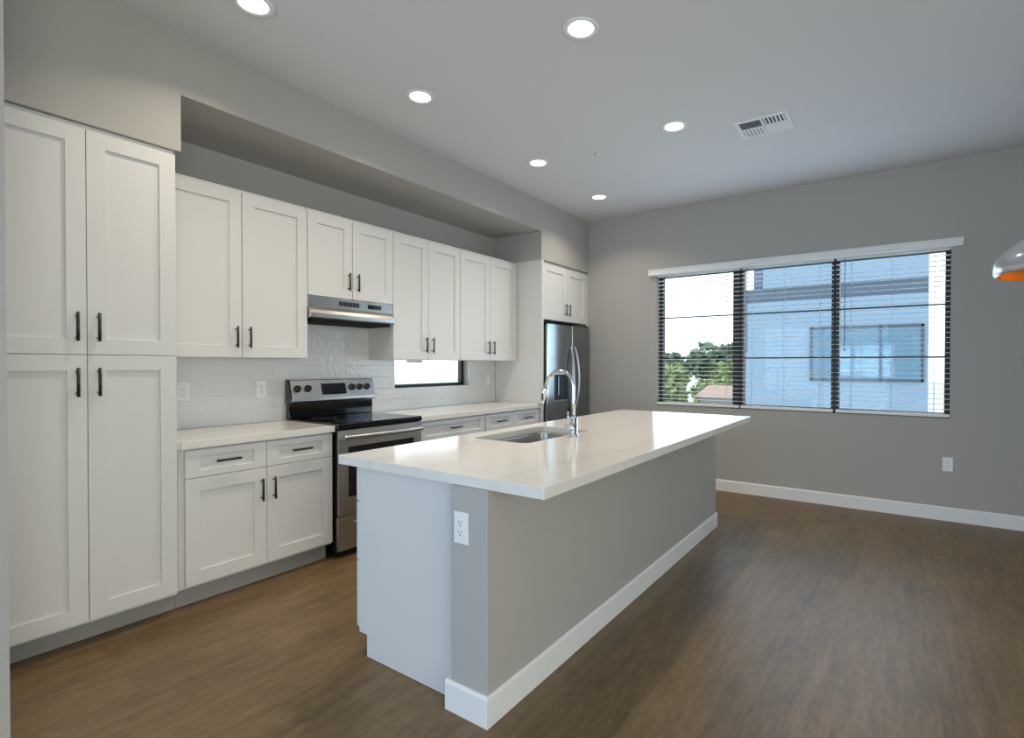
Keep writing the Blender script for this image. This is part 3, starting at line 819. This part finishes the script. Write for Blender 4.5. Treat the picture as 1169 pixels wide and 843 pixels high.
vn = empty('ceiling_vent', (2.99, 3.997, ZC), 'white square ceiling air vent with four louvred quarters', 'vent')
VX0, VX1, VY0, VY1 = 2.808, 3.170, 3.840, 4.152
fm = MB(); z0, z1 = ZC - 0.008, ZC - 0.0005
e_ = 0.028
fm.box(VX0, VX1, VY0, VY0 + e_, z0, z1); fm.box(VX0, VX1, VY1 - e_, VY1, z0, z1); fm.box(VX0, VX0 + e_, VY0 + e_, VY1 - e_, z0, z1); fm.box(VX1 - e_, VX1, VY0 + e_, VY1 - e_, z0, z1)
xm, ym = (VX0 + VX1) / 2, (VY0 + VY1) / 2
fm.box(xm - 0.008, xm + 0.008, VY0 + e_, VY1 - e_, z0, z1); fm.box(VX0 + e_, VX1 - e_, ym - 0.008, ym + 0.008, z0, z1)
fm.build('vent_frame', M['vent'], vn)
MB().box(VX0 + 0.02, VX1 - 0.02, VY0 + 0.02, VY1 - 0.02, ZC - 0.0015, ZC - 0.0003).build('duct_opening', M['gap'], vn)
def louvres(x0, x1, y0, y1, along, tilt, n):
    mb = MB()
    for i in range(n):
        t = (i + 0.5) / n
        dz, dh = 0.0032, 0.0085 * tilt
        if along == 'x':
            c = y0 + (y1 - y0) * t
            mb.prism([(c - dh, ZC - 0.0020), (c - dh + 0.0012, ZC - 0.0020), (c + dh + 0.0012, ZC - 0.0080), (c + dh, ZC - 0.0080)], 'x', x0, x1)
        else:
            c = x0 + (x1 - x0) * t
            mb.prism([(c - dh, ZC - 0.0020), (c - dh + 0.0012, ZC - 0.0020), (c + dh + 0.0012, ZC - 0.0080), (c + dh, ZC - 0.0080)], 'y', y0, y1)
    mb.build('louvre', M['vent'], vn)
louvres(VX0 + e_, xm - 0.008, VY0 + e_, ym - 0.008, 'x', -0.35, 6)
louvres(xm + 0.008, VX1 - e_, VY0 + e_, ym - 0.008, 'y', 0.9, 6)
louvres(VX0 + e_, xm - 0.008, ym + 0.008, VY1 - e_, 'y', -0.9, 6)
louvres(xm + 0.008, VX1 - e_, ym + 0.008, VY1 - e_, 'x', 1.1, 6)
spk = MB().lathe((1.735, 3.786, ZC), [(0.0005, -0.010), (0.030, -0.010), (0.034, -0.007), (0.034, -0.0005), (0.0005, -0.0005)], 28).build('sprinkler_cap', M['ceiling'])
tag(spk, 'small round sprinkler cap on the ceiling between the lights', 'sprinkler')

# pendant over the dining area
PX, PY, PZ, PR = 4.485, 3.21, 1.752, 0.30
pd = empty('pendant_lamp', (PX, PY, PZ), 'silver dome pendant lamp with orange gold inside, cut by the right edge', 'lamp')
def dome(r, h, z0, n=16):
    return [(r * math.cos(R(90) * (i / n)) ** 0.9 if i < n else 0.012, z0 + h * math.sin(R(90) * i / n)) for i in range(n + 1)]
outer = [(PR - 0.012, 0.0), (PR - 0.002, 0.006), (PR, 0.02)] + [(r_, z_) for r_, z_ in dome(PR, 0.18, 0.03)]
MB().lathe((PX, PY, PZ), outer, 64).build('lamp_shade', M['shade'], pd)
inner = [(PR - 0.012, 0.0)] + [(r_, z_) for r_, z_ in dome(PR - 0.014, 0.165, 0.015)]
MB().lathe((PX, PY, PZ), inner, 64).build('shade_lining', M['gold'], pd)
MB().lathe((PX, PY, PZ + 0.075), [(0.0005, 0), (0.025, 0.01), (0.034, 0.035), (0.028, 0.065), (0.016, 0.09), (0.016, 0.12), (0.0005, 0.12)], 24).build('bulb', M['lens'], pd)
MB().tube([(PX, PY, PZ + 0.205), (PX, PY, ZC - 0.026)], 0.004, 8).build('cord', M['black'], pd)
MB().lathe((PX, PY, ZC), [(0.0005, -0.025), (0.05, -0.025), (0.06, -0.015), (0.06, -0.0005), (0.0005, -0.0005)], 32).build('ceiling_rose', M['shade'], pd)

# ------------------------------------------------------------------ outside the window
GZ = -4.0
gr = MB().box(-160, 160, 6.5, 220, GZ - 0.2, GZ).build('ground', M['ground']); gr['kind'] = 'structure'; gr['label'] = 'ground outside the window'
bl = empty('apartment_building', (2.4, 17, GZ), 'pale blue stucco building across the way, filling the window', 'building')
MB().box(0.40, 4.35, 14.0, 22, GZ, 2.93).build('lower_wall', M['stucco'], bl)
MB().box(0.40, 4.35, 14.05, 22, 2.931, 3.27).build('band', M['stucco_band'], bl)
MB().box(0.95, 4.35, 14.0, 22, 3.271, 8.5).build('upper_wall', M['stucco'], bl)
MB().box(0.66, 0.9495, 14.3, 22, 3.271, 8.5).build('pier', M['stucco_pier'], bl)
wf = MB()
X0, X1, Z0, Z1 = 2.04, 4.27, 0.965, 2.24
wf.box(X0, X0 + 0.05, 13.95, 13.999, Z0, Z1); wf.box(X1 - 0.05, X1, 13.95, 13.999, Z0, Z1); wf.box(X0, X1, 13.95, 13.999, Z0, Z0 + 0.05); wf.box(X0, X1, 13.95, 13.999, Z1 - 0.05, Z1)
wf.box(2.60, 2.64, 13.95, 13.999, Z0, Z1); wf.box(3.45, 3.49, 13.95, 13.999, Z0, Z1)
wfo = wf.build('window', M['far_frame'], bl)
MB().box(X0 + 0.05, X1 - 0.05, 13.97, 13.995, Z0 + 0.05, Z1 - 0.05).build('pane', M['far_glass'], wfo)

rnd = random.Random(7)
def tree(x, y, top, w, m, label, n=2600, squash=0.85):
    h = top - GZ
    root = empty('tree', (x, y, GZ), label, 'tree', 'trees outside the window')
    MB().tube([(x, y, GZ), (x + 0.1, y, GZ + h * 0.3), (x - 0.05, y + 0.1, GZ + h * 0.62)], [0.16, 0.12, 0.06], 8).build('trunk', M['bark'], root)
    mb = MB()
    blobs = [(rnd.uniform(-0.42, 0.42) * w, rnd.uniform(-0.35, 0.35) * w, GZ + h * rnd.uniform(0.42, 0.86), w * rnd.uniform(0.2, 0.34)) for _ in range(11)]
    blobs.append((0, 0, top - w * 0.26, w * 0.26))
    for i in range(n):
        bx_, by_, bz_, br_ = blobs[i % len(blobs)]
        d_ = Vector((rnd.gauss(0, 1), rnd.gauss(0, 1), rnd.gauss(0, 1))).normalized() * br_ * (rnd.random() ** 0.35)
        p = Vector((x + bx_ + d_.x, y + by_ + d_.y, bz_ + d_.z * squash))
        s_ = rnd.uniform(0.045, 0.085) * w
        u = Vector((rnd.gauss(0, 1), rnd.gauss(0, 1), rnd.gauss(0, 0.6))).normalized() * s_
        w_ = u.cross(Vector((rnd.gauss(0, 1), rnd.gauss(0, 1), rnd.gauss(0, 1)))).normalized() * s_ * 0.6
        mb.add([p - u, p + w_, p + u, p - w_], [(0, 1, 2, 3)])
    mb.build('foliage', m, root)
tree(-4.7, 20.5, 1.95, 3.0, M['leaf_light'], 'yellow green tree at the left of the view outside')
tree(-6.4, 38.0, 2.75, 5.2, M['leaf_dark'], 'round dark tree beside the building outside', 3600)
tree(-9.9, 34.0, 2.6, 3.2, M['leaf_dark'], 'dark tree at the far left of the window view')
tree(-3.9, 29.6, 1.75, 3.4, M['leaf_light'], 'light green tree behind the white house roof')
hs = empty('house', (-2.0, 24.2, GZ), 'low white house with terracotta roof beside the trees', 'house')
MB().box(-3.3, -0.6, 22.4, 26.0, GZ, -0.05).build('wall', M['house'], hs)
MB().prism([(22.1, -0.049), (24.2, 0.40), (26.3, -0.049)], 'x', -3.5, -0.5).build('roof', M['roof'], hs)
MB().box(-2.6, -2.0, 22.36, 22.399, -1.05, -0.3).build('window', M['far_frame'], hs)
